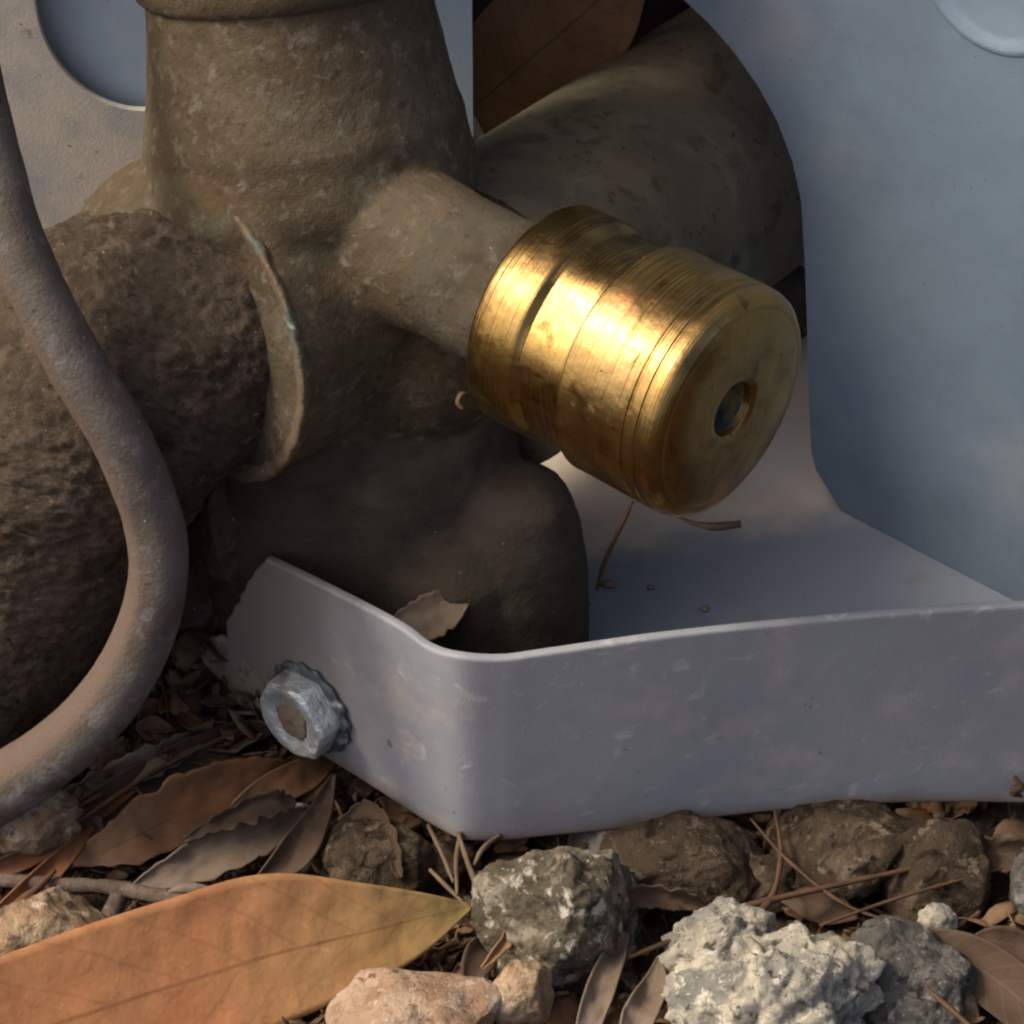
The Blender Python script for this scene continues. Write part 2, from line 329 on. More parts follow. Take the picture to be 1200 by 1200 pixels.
# ================================================================= CONDENSER CABINET
ZP = -4.0
A = G(985, 599, ZP); B = G(1180, 700, ZP)
cab = empty('equipment_cabinet', Vector((4, 6, ZP)), 'blue grey painted sheet metal cabinet standing behind the brass valve', 'cabinet')
pd = (B-A).normalized(); pn = Vector((pd.y, -pd.x, 0)).normalized()
if pn.dot(-F) < 0: pn = -pn
def on_panel(px, py):
    p = onplane(px, py, A, pn); return ((p-A).dot(pd), p.z)
out2 = [on_panel(*q) for q in ((740, -130), (765, -58), (800, 0), (830, 28), (860, 62), (888, 102), (910, 142), (928, 190), (938, 235), (942, 300), (945, 380), (947, 460), (950, 530), (956, 552), (985, 599))]
out2 += [(9.5, ZP+.004), (9.5, 60), (out2[0][0], 60)]
bm = bmesh.new()
def pt(s, z, off=0): return A + pd*s + Vector((0, 0, z-A.z)) + pn*off
vs = [bm.verts.new(pt(s, z)) for s, z in out2]
es = [bm.edges.new((vs[i], vs[(i+1) % len(vs)])) for i in range(len(vs))]
kc = on_panel(1168, -50); KR = 1.02
kv = [bm.verts.new(pt(kc[0]+1.12*KR*math.cos(2*math.pi*k/64), kc[1]+1.2*KR*math.sin(2*math.pi*k/64))) for k in range(64)]
es += [bm.edges.new((kv[i], kv[(i+1) % 64])) for i in range(64)]
bmesh.ops.triangle_fill(bm, edges=es, use_beauty=True, use_dissolve=False)
for f in bm.faces:
    f.normal_update()
    if f.normal.dot(pn) < 0: f.normal_flip()
me = bpy.data.meshes.new('side_panel'); bm.to_mesh(me); bm.free()
sp_ = link_me('side_panel', me, PAINT, cab, smooth=False); solid(sp_, .09, .02, 2)
bm = bmesh.new()                                             # stamped round dish set into the panel
prof = [(0.012, 1.03), (.028, 1.0), (.02, .965), (-.05, .90), (-.085, .85), (-.085, 0)]
M3 = Matrix((pd, Vector((0, 0, 1)), pn)).transposed()
lathe(bm, prof, M3 @ Matrix.Diagonal((1.12*KR, 1.2*KR, 1)), pt(*kc), 64, close=False)
link('stamped_dish', bm, PAINT, cab)
# base pan
bm = bmesh.new()
def box(bm, lo, hi):
    r = bmesh.ops.create_cube(bm, size=1)
    for v in r['verts']: v.co = Vector(((lo[i]+hi[i])/2 + v.co[i]*(hi[i]-lo[i]) for i in range(3)))
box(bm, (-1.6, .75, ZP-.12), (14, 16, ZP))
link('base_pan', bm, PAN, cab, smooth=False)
# plate behind the valve and the dusty plate with a round opening in front of it
def plate(name, y, x0, x1, z0, z1, m, hole=None, th=.1):
    bm = bmesh.new()
    vs = [bm.verts.new(v) for v in ((x0, y, z0), (x1, y, z0), (x1, y, z1), (x0, y, z1))]
    es = [bm.edges.new((vs[i], vs[(i+1) % 4])) for i in range(4)]
    if hole:
        c, rx, rz = hole
        hv = [bm.verts.new((c.x+rx*math.cos(2*math.pi*k/72), y, c.z+rz*math.sin(2*math.pi*k/72))) for k in range(72)]
        es += [bm.edges.new((hv[i], hv[(i+1) % 72])) for i in range(72)]
    bmesh.ops.triangle_fill(bm, edges=es, use_beauty=True)
    for f in bm.faces:
        f.normal_update()
        if f.normal.y > 0: f.normal_flip()
    me = bpy.data.meshes.new(name); bm.to_mesh(me); bm.free()
    o = link_me(name, me, m, cab, smooth=False); solid(o, th, .02, 2); return o
y2 = 7.9
plate('back_plate', y2, -14, PY(554, 80, y2).x, ZP+.004, 60, BACKP)
y1 = 7.55; hc = PY(157, 6, y1)
plate('valve_plate', y1, -14, PY(330, 80, y1).x, ZP-1.0, 60, DUSTY, (hc, 1.27, 1.62))
plate('inner_or_added_wall', 15.5, -14, 14, ZP+.004, 60, DARKSTEEL)
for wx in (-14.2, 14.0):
    bm = bmesh.new(); box(bm, (wx, 8.1, ZP+.004), (wx+.1, 15.3, 59.9)); link('inner_or_added_wall', bm, DARKSTEEL, cab, smooth=False)  # unseen side walls, added to keep sun off the pan inside
bm = bmesh.new(); box(bm, (-14, 6.0, 60.004), (14, 16, 60.1)); link('cover', bm, PAINT, cab, smooth=False)
# ================================================================= SERVICE VALVE
VX, VY = -2.52, 3.4
valve = empty('service_valve', Vector((VX, VY, ZP)), 'weathered brown brass service valve with a shiny round brass cap on its side port', 'valve')
CA = Vector((.76, -.65, 0)).normalized()
CF = W(861, 481, 38.05)                                      # centre of the cap's front face
CL = 2.85
I3 = Matrix.Identity(3)
axis0 = Vector((VX, VY, 0))
NA = Vector((-.10, .342, .935)).normalized(); N0 = Vector((-2.33, 3.4, 1.0)); NM = frame_for(NA, Vector((0, 1, 0)))
def valve_part(name, m, low):
    """the cast body is one smooth form; its foot, cut from the same form, has shade painted into its colour"""
    bm = bmesh.new()
    lathe(bm, [(-.6, 1.4), (.2, 1.8), (.78, 1.93), (1.02, 2.04), (1.25, 2.05), (1.5, 2.0), (1.75, 1.965), (1.85, 1.97), (1.95, 1.955), (2.08, 1.91), (2.55, 1.82), (3.15, 1.74), (3.7, 1.69), (4.2, 1.6)], NM, N0, 64)
    lathe(bm, [(-1.5, 1.75), (0, 1.85), (.8, 1.88), (1.5, 1.7), (2.0, 1.2)], I3, Vector((VX, VY, 0)), 56)
    lathe(bm, [(-1.6, 1.85), (0, 1.9)], frame_for(PD), PC, 56)
    lathe(bm, [(0, .98), (1.8, .95), (2.4, .90), (2.8, .84), (4.6, .84)], frame_for(CA), st0, 40)
    for c, r in ((W(212, 312, 42.0), 1.4), (Vector((-1.25, 3.2, .25)), 1.45), (W(330, 260, 41.9), 1.5), (W(270, 235, 41.6), 1.2)):
        q = bmesh.ops.create_icosphere(bm, subdivisions=4, radius=r)
        for v in q['verts']: v.co += c
    lathe(bm, [(-.1, 1.78), (3.6, 1.78), (4.2, 1.6)], I3, Vector((-2.35, 3.4, ZP)), 48)
    lathe(bm, [(0, 1.55), (2.9, 1.55), (3.5, 1.35)], I3, Vector((-1.45, 3.0, ZP-.1)), 40)
    lathe(bm, [(0, .95), (1.4, .92), (2.2, .82), (2.7, .66), (2.95, .35)], I3, Vector((.05, 2.05, ZP-.1)), 40)
    lathe(bm, [(0, 1.1), (1.8, 1.0), (2.4, .7)], I3, Vector((-.75, 2.0, ZP-.1)), 40)
    lathe(bm, [(0, .6), (1.6, .8)], frame_for(Vector((.8, -.35, -.2))), Vector((-1.5, 2.7, -2.0)), 24)
    me = remesh(bm, .065, 12)
    rough_up(me, lambda p: .014*fbm(p*.9, 2) + .010*fbm(p*4, 3) + .007*fbm(p*12, 3))
    bm = bmesh.new(); bm.from_mesh(me)
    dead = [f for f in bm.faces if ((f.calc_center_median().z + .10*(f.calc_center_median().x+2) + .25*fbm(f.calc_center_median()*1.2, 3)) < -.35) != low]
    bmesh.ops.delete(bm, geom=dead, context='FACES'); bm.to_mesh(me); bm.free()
    return link_me(name, me, m, valve)
PD = Vector((-.77, -.633, .10)).normalized()
PC = W(246, 386, 41.2)
st0 = CF - CA*6.6
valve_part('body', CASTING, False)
valve_part('foot', SHADECAST, True)
bm = bmesh.new()                                             # collar ring; pipe above lengthened out of view to shade the side panel
lathe(bm, [(3.55, 1.5), (3.55, 1.74), (3.62, 1.81), (3.8, 1.83), (5.2, 1.83), (5.4, 1.7), (17, 1.66)], NM, N0, 64)
link('collar', bm, CASTING, valve, angle=40)
bm = bmesh.new()                                             # pipe rim at the large port
lathe(bm, [(-.12, 1.87), (-.04, 1.925), (.03, 1.94), (.06, 1.92), (.05, 1.86), (.02, 1.78), (-.03, 1.69), (-.08, 1.62), (-.4, 1.55)], frame_for(PD), PC, 240, rfun=lambda z, r, a: r + .05*fbm((2*math.cos(a), 2*math.sin(a), z*2), 3) + .035*fbm((9*math.cos(a), 9*math.sin(a), z*9), 3), close=False)
tag(link('port_rim', bm, VERD, valve), 'port rim edged with green verdigris')
# side port stub, seen between body and cap
bm = bmesh.new()
lathe(bm, [(2.2 + .05*k, .885) for k in range(43)], frame_for(CA), st0, 96)
me = bpy.data.meshes.new('s'); bm.to_mesh(me); bm.free()
rough_up(me, lambda p: .02*fbm(p*1.3, 3) + .010*fbm(p*6, 3))
link_me('side_port', me, STUBM, valve)
# pipe leaving at the back
b0, b1 = W(560, 376, 43.2), W(900, 139, 49.2); bp = (b1-b0).normalized()
bm = bmesh.new(); lathe(bm, [(-.3, 1.95), (14, 1.95)], frame_for(bp), b0, 72); link('back_pipe', bm, PATINA, valve, angle=40)
# brass cap: built along its own axis so the turning lines follow it
capo_m = frame_for(CA)
bm = bmesh.new()
rear, mid0, mid1, fr1 = 0, .74, 1.40, 2.52
prof = [(0, .7), (0, 1.25), (.03, 1.32), (.08, 1.35), (.40, 1.355), (.62, 1.352), (.66, 1.345), (.69, 1.33), (.745, 1.285), (.765, 1.275), (.80, 1.275), (1.0, 1.28), (1.2, 1.285), (1.36, 1.285), (1.375, 1.29), (1.385, 1.37), (1.40, 1.392), (1.425, 1.40), (1.46, 1.395), (1.9, 1.40), (2.30, 1.405), (2.33, 1.40), (2.345, 1.38), (2.365, 1.378), (2.38, 1.40), (2.44, 1.41), (2.50, 1.41), (2.515, 1.395), (2.53, 1.395), (2.55, 1.405), (2.65, 1.40), (2.72, 1.375), (2.775, 1.325), (2.805, 1.27), (2.812, 1.235), (2.806, 1.215), (2.815, 1.19), (2.835, 1.15), (2.842, .8), (2.85, .44), (2.846, .375), (2.82, .335), (2.74, .315)]
hexo = math.radians(73)
def capr(z, r, a):
    if .70 < z < 1.376:
        k = (a-hexo + math.pi/6) % (math.pi/3) - math.pi/6
        ap = 1.235
        q = ap/math.cos(k); return (r**-40 + q**-40)**(-1/40)*1.012
    return r
lathe(bm, prof, I3, Vector(), 192, rfun=capr, close=False)
bmesh.ops.recalc_face_normals(bm, faces=bm.faces)
me = bpy.data.meshes.new('cap'); bm.to_mesh(me); bm.free()
capo = link_me('cap', me, BRASS, angle=38)
capo.parent = valve
capmat = Matrix.Translation(CF - CA*CL) @ capo_m.to_4x4()
capo.matrix_parent_inverse = Matrix.Translation(-valve.location); capo.matrix_basis = capmat
tag(capo, 'shiny worn brass cap with a hexagonal waist and a small centre hole')
bm = bmesh.new()
lathe(bm, [(2.745, .317), (2.6, .31), (2.38, .295), (2.30, .25), (2.26, 0)], I3, Vector(), 48, close=False)
me = bpy.data.meshes.new('socket'); bm.to_mesh(me); bm.free()
sk = link_me('socket', me, SOCKM); sk.parent = capo; tag(sk, 'round centre hole stained with verdigris')
# ================================================================= INSULATED PIPE
def crust(p): return .055*fbm(p*.8, 2) + .035*fbm(p*2.3+Vector((5, 1, 2)), 4) + .030*fbm(p*6, 5) + .03*fbm(p*15, 3)
ip = [W(330, 330, 41.9), W(215, 386, 41.7), W(100, 462, 41.9), W(30, 590, 42.5), (W(-70, 750, 43.3)), W(-190, 900, 44.2)]
bm = bmesh.new()
tube(bm, ip, [1.60, 1.74, 1.98, 1.86, 1.76, 1.74], 200, 56, jitter=crust)
o = link('insulated_pipe', bm, CRUST, None, origin=W(0, 640, 44.2))
tag(o, 'thick pipe caked in rough brown dirt running out of the valve port', 'pipe')
# ================================================================= CABLE
cp = [W(-150, -420, 38.9), W(-75, -160, 38.7), W(-45, 20, 38.6), W(-18, 150, 38.7), W(22, 290, 38.9), W(82, 415, 39.2), W(142, 515, 39.6), W(178, 605, 40.1), W(185, 680, 40.5), W(160, 765, 41.0), W(105, 845, 41.5), W(20, 912, 42.0), W(-90, 970, 42.6), W(-220, 1010, 43.2)]
def cprof(a):                                                # slightly flattened flank with a soft ridge
    k = (a - .75 + math.pi) % (2*math.pi) - math.pi
    return 1 + .05*math.exp(-(k/.22)**2)
bm = bmesh.new(); tube(bm, cp, [.33, .33, .33, .33, .335, .345, .35, .355, .36, .37, .39, .41, .42, .42], 40, 14, prof=cprof, jitter=lambda p: .012*fbm(p*2, 3))
tag(link('cable', bm, CABLEM, None, origin=W(60, 890, 42.2)), 'dusty grey cable curving down over the dirt caked pipe', 'cable')
# ================================================================= STRAP WITH BOLT
ZB = -4.9
strap = empty('metal_strap', G(545, 987, ZB), 'bent grey painted metal strap bolted across the front below the brass cap', 'strap')
bot = [G(*q, ZB) for q in ((205, 795), (300, 842), (395, 897), (470, 945), (505, 967), (542, 985), (588, 986), (640, 981), (760, 969), (900, 952), (1050, 942), (1200, 942), (1420, 948))]
topy = [610, 645, 692, 733, 759, 770, 773, 766, 748, 732, 718, 709, 702]
bc = catmull(bot, 10); tc_ = catmull([Vector((t, 0, 0)) for t in topy], 10)
bm = bmesh.new(); nt_ = 14; cols = []
for p, t in zip(bc, tc_):
    zt = zat(p.x, p.y, t.x); cols.append((p, zt))
def ragged(t):    # how many columns are torn away at the left end, by height
    if t < .2: base = 10 - 18*t
    elif t < .5: base = 6.4 + .7*(t-.2)
    else: base = 6.6 + 11.6*(t-.5)
    return base + .7*fbm((t*3.1, 2, 0), 4) + .4*mn.noise((t*14, 5, 0))
NC = len(cols); J = nt_
def sp_at(f, t):
    i = max(0, min(int(f), NC-2)); k = f-i
    p = cols[i][0].lerp(cols[i+1][0], k); zt = cols[i][1]*(1-k)+cols[i+1][1]*k
    return Vector((p.x, p.y, ZB + (zt-ZB)*t))
rows = []
for j in range(J*3+1):
    t = j/(J*3); f0 = ragged(t); row = []
    for i in range(NC+1):
        f = f0 + (NC-1-f0)*(i/NC)
        p = sp_at(f, t)
        row.append(bm.verts.new(p))
    rows.append(row)
for a, b in zip(rows, rows[1:]):
    for i in range(NC): bm.faces.new((a[i], a[i+1], b[i+1], b[i]))
bm.normal_update()
for f in bm.faces:
    if f.normal.y > 0: f.normal_flip()
me = bpy.data.meshes.new('band'); bm.to_mesh(me); bm.free()
band = link_me('band', me, STRAPM, strap); solid(band, .13, .04, 3, -1)
# plane of the left arm
la = sp_at(18, 0); lb = sp_at(30, 0); ld = (lb-la).normalized(); ln = Vector((ld.y, -ld.x, 0)).normalized()
if ln.dot(-F) < 0: ln = -ln
bpos = onplane(367, 826, la, ln)
bm = bmesh.new()
hexr = lambda z, r, a: r if z > .34 or r < .31 else min(r, .515/math.cos(((a+.35+math.pi/6) % (math.pi/3))-math.pi/6))
BF = frame_for(ln)
lathe(bm, [(0, .58), (.05, .585), (.27, .585), (.34, .57), (.38, .51), (.385, .45), (.365, .38), (.325, .30), (.31, 0)], BF, bpos + ln*.055, 72, rfun=hexr)
me = bpy.data.meshes.new('bolt'); bmesh.ops.recalc_face_normals(bm, faces=bm.faces); bm.to_mesh(me); bm.free()
rough_up(me, lambda p: .012*fbm(p*6, 3))
bolt = link_me('bolt', me, ZINC, strap, angle=35); tag(bolt, 'corroded zinc hex bolt with a white crust')
bm = bmesh.new()
lathe(bm, [(0, .5), (0, .65), (.05, .67), (.09, .63), (.09, .4)], BF, bpos + ln*.005, 120, rfun=lambda z, r, a: r*(1+.06*math.sin(a*15)*(.6+.6*mn.noise((math.cos(a)*2, math.sin(a)*2, 3)))) if r > .55 else r)
wsh = link('washer', bm, TEETH, bolt, angle=35)
bm = bmesh.new()
lathe(bm, [(-.02, .30), (.012, .24), (.016, 0)], BF, bpos + ln*(.055+.335), 40, rfun=lambda z, r, a: r*(1+.22*fbm((math.cos(a)*1.5, math.sin(a)*1.5, 0), 3)))
link('dirt_plug', bm, GRIME, bolt)
# torn flap left of the bolt
bm = bmesh.new()
fl = [(262, 742, 43.2), (238, 750, 43.0), (224, 772, 42.9), (208, 795, 42.7), (214, 816, 42.7), (240, 812, 42.8), (268, 826, 42.9), (300, 838, 42.9), (318, 850, 42.95), (322, 800, 42.95), (292, 770, 43.1)]
q = [onplane(px, py, la + ln*.03, ln) + ln*random.uniform(-.04, .06) for px, py, d in fl]
vs = [bm.verts.new(p) for p in q]; bm.faces.new(vs)
bmesh.ops.triangulate(bm, faces=bm.faces); bmesh.ops.subdivide_edges(bm, edges=bm.edges, cuts=4, use_grid_fill=True)
for v in bm.verts: v.co += ln*.10*fbm(v.co*1.6, 3) + Vector((0, 0, .03*fbm(v.co*5, 2)))
fo = link('torn_flap', bm, GRIME, strap); solid(fo, .06, offset=0); tag(fo, 'torn dirty corner flap beside the bolt')
# ================================================================= STONES
def stone(c, rad, kind, name, label, cat='stone', group=None, seed=0, sub=5, rough_=1.0, rot=0):
    bm = bmesh.new(); bmesh.ops.create_icosphere(bm, subdivisions=sub, radius=1)
    off = Vector((seed*3.7, seed*1.9, -seed*2.3)); rm = Matrix.Rotation(rot, 3, 'Z')
    base = rad[0]*.5 + rad[2]*.5
    rg = random.Random(seed*17+3); cuts = []
    for k in range(11):
        pnv = Vector((rg.gauss(0, 1), rg.gauss(0, 1), rg.gauss(0, 1)+.4)).normalized(); cuts.append((pnv, rg.uniform(.66, .92)))
    for v in bm.verts:
        n = v.co.normalized(); q = n + off
        d = 1 + .22*fbm(q*1.1, 2)
        w = mn.voronoi(q*1.5)[0]; d += rough_*(.20 if kind == 'pale' else .10)*((w[1]-w[0]) - .35)
        q = n*d
        if kind != 'pale':
            for pnv, pd_ in cuts:                      # broken faces
                e = q.dot(pnv) - pd_ - .03*fbm(q*3+off, 2)
                if e > 0: q = q - pnv*e*.93
        p = Vector((q.x*rad[0], q.y*rad[1], q.z*rad[2]))*(1 if kind == 'pale' else 1.13)
        pw = p/base + off
        p += n*base*rough_*(1 if kind == 'pale' else .62)*(.07*fbm(pw*3.0, 3) + .045*fbm(pw*7, 4) - .05*max(0, mn.noise(pw*5+Vector((9, 9, 9)))-.25))
        v.co = rm @ p + c
    return tag(link(name, bm, ROCK[kind], None, origin=c - Vector((0, 0, rad[2]*.7))), label, cat, group)
def GS(px, py, dz=0): return G(px, py, ZG+dz)
stone(GS(905, 1185, .55), (1.35, 1.0, .95), 'pale', 'stone', 'large pale whitish rough stone standing clear in front of the strap', seed=1, sub=6, rough_=1.5)
stone(GS(845, 1115, .55), (.72, .6, .62), 'pale', 'stone', 'pale bluish grey knob of stone behind the large whitish stone', seed=12, sub=5, rough_=1.5)
stone(GS(655, 1092, .5), (1.05, .85, 1.2), 'mixed', 'stone', 'mottled brown and white stone under the bend of the strap', seed=2, sub=6, rough_=1.4)
stone(GS(607, 1165, .65), (.36, .34, .55), 'tan', 'stone', 'tan stone lump against the front of the mottled stone', seed=3)
stone(GS(495, 1190, .65), (1.05, .7, .5), 'pink', 'stone', 'pinkish flat stone just under the tip of the orange leaf', seed=4, rough_=.8)
stone(GS(437, 1010, .4), (.68, .6, .62), 'brown', 'stone', 'brown angular stone under the strap arm, just right of the bolt', seed=5, rough_=1.3)
stone(GS(45, 1105, .62), (.75, .6, .6), 'tan', 'stone', 'tan grainy stone between the twig and the orange leaf', seed=6, rough_=1.4)
stone(GS(40, 958, .8), (.6, .5, .5), 'tan', 'stone', 'yellowish tan stone just below the cable', seed=7, rough_=1.2)
stone(GS(800, 1015, .35), (1.0, .8, .6), 'brown', 'stone', 'dark brown stone in shadow behind the pale bluish knob', seed=8, rough_=1.2)
stone(GS(985, 985, .35), (1.0, .9, .62), 'brown', 'stone', 'dark brown stone tucked right under the strap lower edge', seed=9, rough_=1.2)
stone(GS(1100, 1030, .3), (.6, .6, .8), 'brown', 'stone', 'dark upright brown stone behind the small pale pebble', seed=10)
stone(GS(1098, 1078, .55), (.24, .2, .24), 'pale', 'pebble', 'small pale pebble in the shadow below the strap', 'pebble', seed=11, sub=4)
stone(GS(1070, 1150, .35), (.85, .75, .65), 'grey', 'stone', 'dark grey pitted stone right beside the large whitish stone', seed=13, rough_=1.5)
stone(GS(1225, 1045, .5), (.4, .5, .6), 'grey', 'stone', 'grey stone cut off by the picture edge under the strap', seed=14)
stone(GS(360, 985, .2), (.5, .45, .4), 'grey', 'stone', 'small grey stone behind the brown angular stone', seed=15)
stone(GS(520, 1015, .15), (.4, .35, .4), 'brown', 'stone', 'small brown stone under the strap bend behind the straw tuft', seed=16)
stone(GS(720, 1000, .2), (.5, .45, .5), 'grey', 'stone', 'dark grey stone between the mottled stone and a dark brown one', seed=17)
stone(GS(895, 1040, .2), (.45, .4, .45), 'brown', 'stone', 'small dark stone crossed by the long brown blade', seed=18)
def clod(c, rad, label, seed):
    o = stone(c, rad, 'brown', 'dirt_or_shade_clod', label, 'clod', seed=seed, rough_=1.2); o.data.materials[0] = CRUST
clod(W(268, 585, 43.3), (.75, .7, 1.25), 'rough brown lump of dirt packed between the cable and the torn strap end', 31)
clod(W(235, 690, 44.9), (.75, .6, .9), 'dark brown lump of dirt behind the torn dirty flap of the strap', 32)
clod(G(905, 352, ZP+.6), (.75, .5, .7), 'added dark lump standing in for shade inside the cabinet below the back pipe', 33)  # this lump and the next are added to darken the cabinet interior
clod(G(800, 372, ZP+.6), (.9, .5, .7), 'added dark lump standing in for shade inside the cabinet low behind the brass cap', 34)
# loose gravel and crumbs that nobody could count
bm = bmesh.new()
for i in range(1100):
    px, py = random.uniform(-120, 1320), random.uniform(840, 1290)
    p = GS(px, py); p.z = gz(p.x, p.y)
    if p.y > .6 and p.x > -1.5: continue
    r = random.choice((.03, .04, .05, .06, .08, .11))
    res = bmesh.ops.create_icosphere(bm, subdivisions=2, radius=r)
    o3 = Vector((random.random()*9, random.random()*9, i))
    sc = Vector((random.uniform(.7, 1.4), random.uniform(.7, 1.4), random.uniform(.5, 1)))
    for v in res['verts']:
        n = v.co.normalized(); d = 1+.35*fbm(n*1.3+o3, 2)
        v.co = Vector((v.co.x*sc.x, v.co.y*sc.y, v.co.z*sc.z))*d + p
tag(link('gravel', bm, ROCK['brown'], None), kind='stuff')
bm = bmesh.new()                                             # trodden crumbled leaf litter
for i in range(2600):
    px, py = random.uniform(-150, 1350) if i % 2 else random.uniform(-100, 560), random.uniform(845, 1300)
    p = GS(px, py); p.z = gz(p.x, p.y) + random.uniform(.0, .42 if py < 1015 or px > 560 else .12)
    if p.y > .9 and p.x > -1.3: continue
    a = random.uniform(0, 2*math.pi); d = Vector((math.cos(a), math.sin(a), random.uniform(-.5, .5))).normalized(); sd = d.orthogonal(); sd = (Matrix.Rotation(random.uniform(-1.2, 1.2), 3, d) @ Vector((0, 0, 1)).cross(d)).normalized(); nn = d.cross(sd)
    L_ = random.uniform(.15, .75 if py < 1015 or px > 560 else .4); w = L_*random.uniform(.12, .45) if random.random() < .7 else .025; cu = random.uniform(-1.6, 1.6); g = []
    for u in range(6):
        f = u/5*2-1; row = []
        for v in range(4):
            q = v/3*2-1; ww = w*(1-.8*f*f)*(1+.5*mn.noise((f*3, i, q)))
            row.append(bm.verts.new(p + d*(f*L_*.5) + sd*(q*ww) + nn*(cu*.4*(q*q*w + f*f*L_*.25) + .05*mn.noise((f*2, q*2, i)))))
        g.append(row)
    for u in range(5):
        for v in range(3): bm.faces.new((g[u][v], g[u][v+1], g[u+1][v+1], g[u+1][v]))
lo_ = link('leaf_litter', bm, LITTER, None); solid(lo_, .015, offset=0); tag(lo_, kind='stuff')
# dirt crumbs on the pipe and banked soil
bm = bmesh.new()
for i in range(420):
    f = random.random(); k = random.uniform(-1.2, 1.6)
    px, py = random.uniform(60, 330), random.uniform(560, 860)
    p = G(px, py, -3.6); p.z = gz(p.x, p.y)
    r = random.uniform(.03, .12)
    res = bmesh.ops.create_icosphere(bm, subdivisions=1, radius=r)
    for v in res['verts']: v.co = v.co*(1+.3*mn.noise(v.co*9+p)) + p
tag(link('soil_crumbs', bm, CRUST, None), kind='stuff')
# ================================================================= LEAVES
def GH(px, py, h): return G(px, py, ZG+h)
def leaf(mid, wl, wr, m, name, label, cat='leaf', group=None, up=None, cup=.25, th=.025, seed=0, ripple=.05, serr=0, nv=18, n=14):
    """mid: midrib points, stem end first; wl / wr: half widths (cm) along it"""
    c = catmull(mid, n); bm = bmesh.new(); uvl = bm.loops.layers.uv.verify(); rows = []
    up = up or -F
    for i, p in enumerate(c):
        f = i/(len(c)-1)
        t = (c[min(i+1, len(c)-1)] - c[max(i-1, 0)]).normalized()
        s = up.cross(t).normalized(); nn = t.cross(s)
        L_, R_ = lerp_list(wl, f), lerp_list(wr, f); row = []
        for j in range(nv+1):
            a = j/nv*2-1
            w = (L_ if a < 0 else R_)*abs(a)
            if serr and abs(a) > .7: w *= 1 + serr*1.6*fbm((f*14, seed, a), 4)*(abs(a)-.7)*3.3
            q = p + s*(w if a > 0 else -w) + nn*(cup*w*abs(a))
            q = q + nn*ripple*fbm(q*1.1 + Vector((seed, 0, 0)), 3) + nn*ripple*.25*fbm(q*4, 2)
            row.append(bm.verts.new(q))
        rows.append(row)
    for i in range(len(rows)-1):
        for j in range(nv):
            f = bm.faces.new((rows[i][j], rows[i][j+1], rows[i+1][j+1], rows[i+1][j]))
            for l, (a, b) in zip(f.loops, ((i, j), (i, j+1), (i+1, j+1), (i+1, j))): l[uvl].uv = (a/(len(rows)-1), b/nv)
    o = link(name, bm, m, None, origin=min(c, key=lambda v: v.z).copy()); solid(o, th, offset=0)
    return tag(o, label, cat, group)
# the big orange leaf; its stalk end lies under the strap bend
big = [(553, 1062, 0.72), (500, 1074, 0.73), (430, 1092, 0.73), (330, 1116, 0.70), (220, 1150, 0.60), (80, 1195, 0.45), (-80, 1250, 0.24), (-260, 1320, -0.09)]
leaf([GH(*q) for q in big], [.03, .30, .62, .98, 1.02, 1.0, .85, .3], [.03, .36, .62, .82, .95, 1.0, .85, .3], LEAF['orange'], 'leaf', 'large smooth orange and yellow leaf in front of the strap', seed=3, cup=.10, ripple=.05)
leaf([GH(*q) for q in ((85, 1012, 0.47), (150, 985, 0.65), (230, 945, 0.74), (300, 915, 0.71), (360, 895, 0.60))], [.05, .30, .40, .32, .05], [.05, .35, .45, .3, .05], LEAF['brown'], 'leaf', 'orange brown dry leaf with a pale nibbled upper edge', seed=5, serr=.12, cup=.2, ripple=.09)
leaf([GH(*q) for q in ((150, 1045, 0.44), (220, 1012, 0.60), (300, 975, 0.68), (360, 950, 0.63))], [.05, .26, .30, .05], [.05, .22, .26, .05], LEAF['grey'], 'leaf', 'greyish curled dry leaf lying below the orange brown one', seed=6, serr=.1, cup=.5, ripple=.12)
leaf([GH(*q) for q in ((-40, 1040, 0.42), (60, 980, 0.58), (170, 915, 0.66), (270, 865, 0.65), (330, 850, 0.57))], [.08, .22, .25, .2, .05], [.08, .2, .25, .2, .05], LEAF['dark'], 'leaf', 'long dark brown leaf blade behind the orange brown leaf', seed=7, cup=.4, ripple=.06)
leaf([GH(*q) for q in ((255, 965, 0.49), (310, 930, 0.66), (360, 905, 0.65), (400, 880, 0.56))], [.05, .2, .22, .05], [.05, .2, .2, .05], LEAF['brown'], 'leaf', 'brown leaf scrap just below the bolt', seed=8, cup=.3, ripple=.08)
leaf([GH(*q) for q in ((300, 1035, 0.57), (340, 1000, 0.69), (372, 955, 0.75), (392, 905, 0.74))], [.05, .25, .16, .03], [.05, .18, .14, .03], LEAF['dark'], 'leaf', 'dark curled leaf between the greyish leaf and the brown stone', seed=9, cup=.5, ripple=.1)
leaf([GH(*q) for q in ((-30, 1100, 0.39), (30, 1050, 0.56), (75, 1005, 0.67), (110, 968, 0.66))], [.1, .16, .12, .03], [.1, .16, .12, .03], LEAF['russet'], 'leaf', 'narrow russet leaf strip at the left end of the twig', seed=10, cup=.5)
leaf([GH(*q) for q in ((-30, 1030, 0.54), (40, 1000, 0.60), (110, 955, 0.66), (160, 925, 0.67))], [.1, .14, .12, .03], [.1, .14, .12, .03], LEAF['russet'], 'leaf', 'russet leaf blade crossing the yellowish tan stone', seed=11, cup=.4)
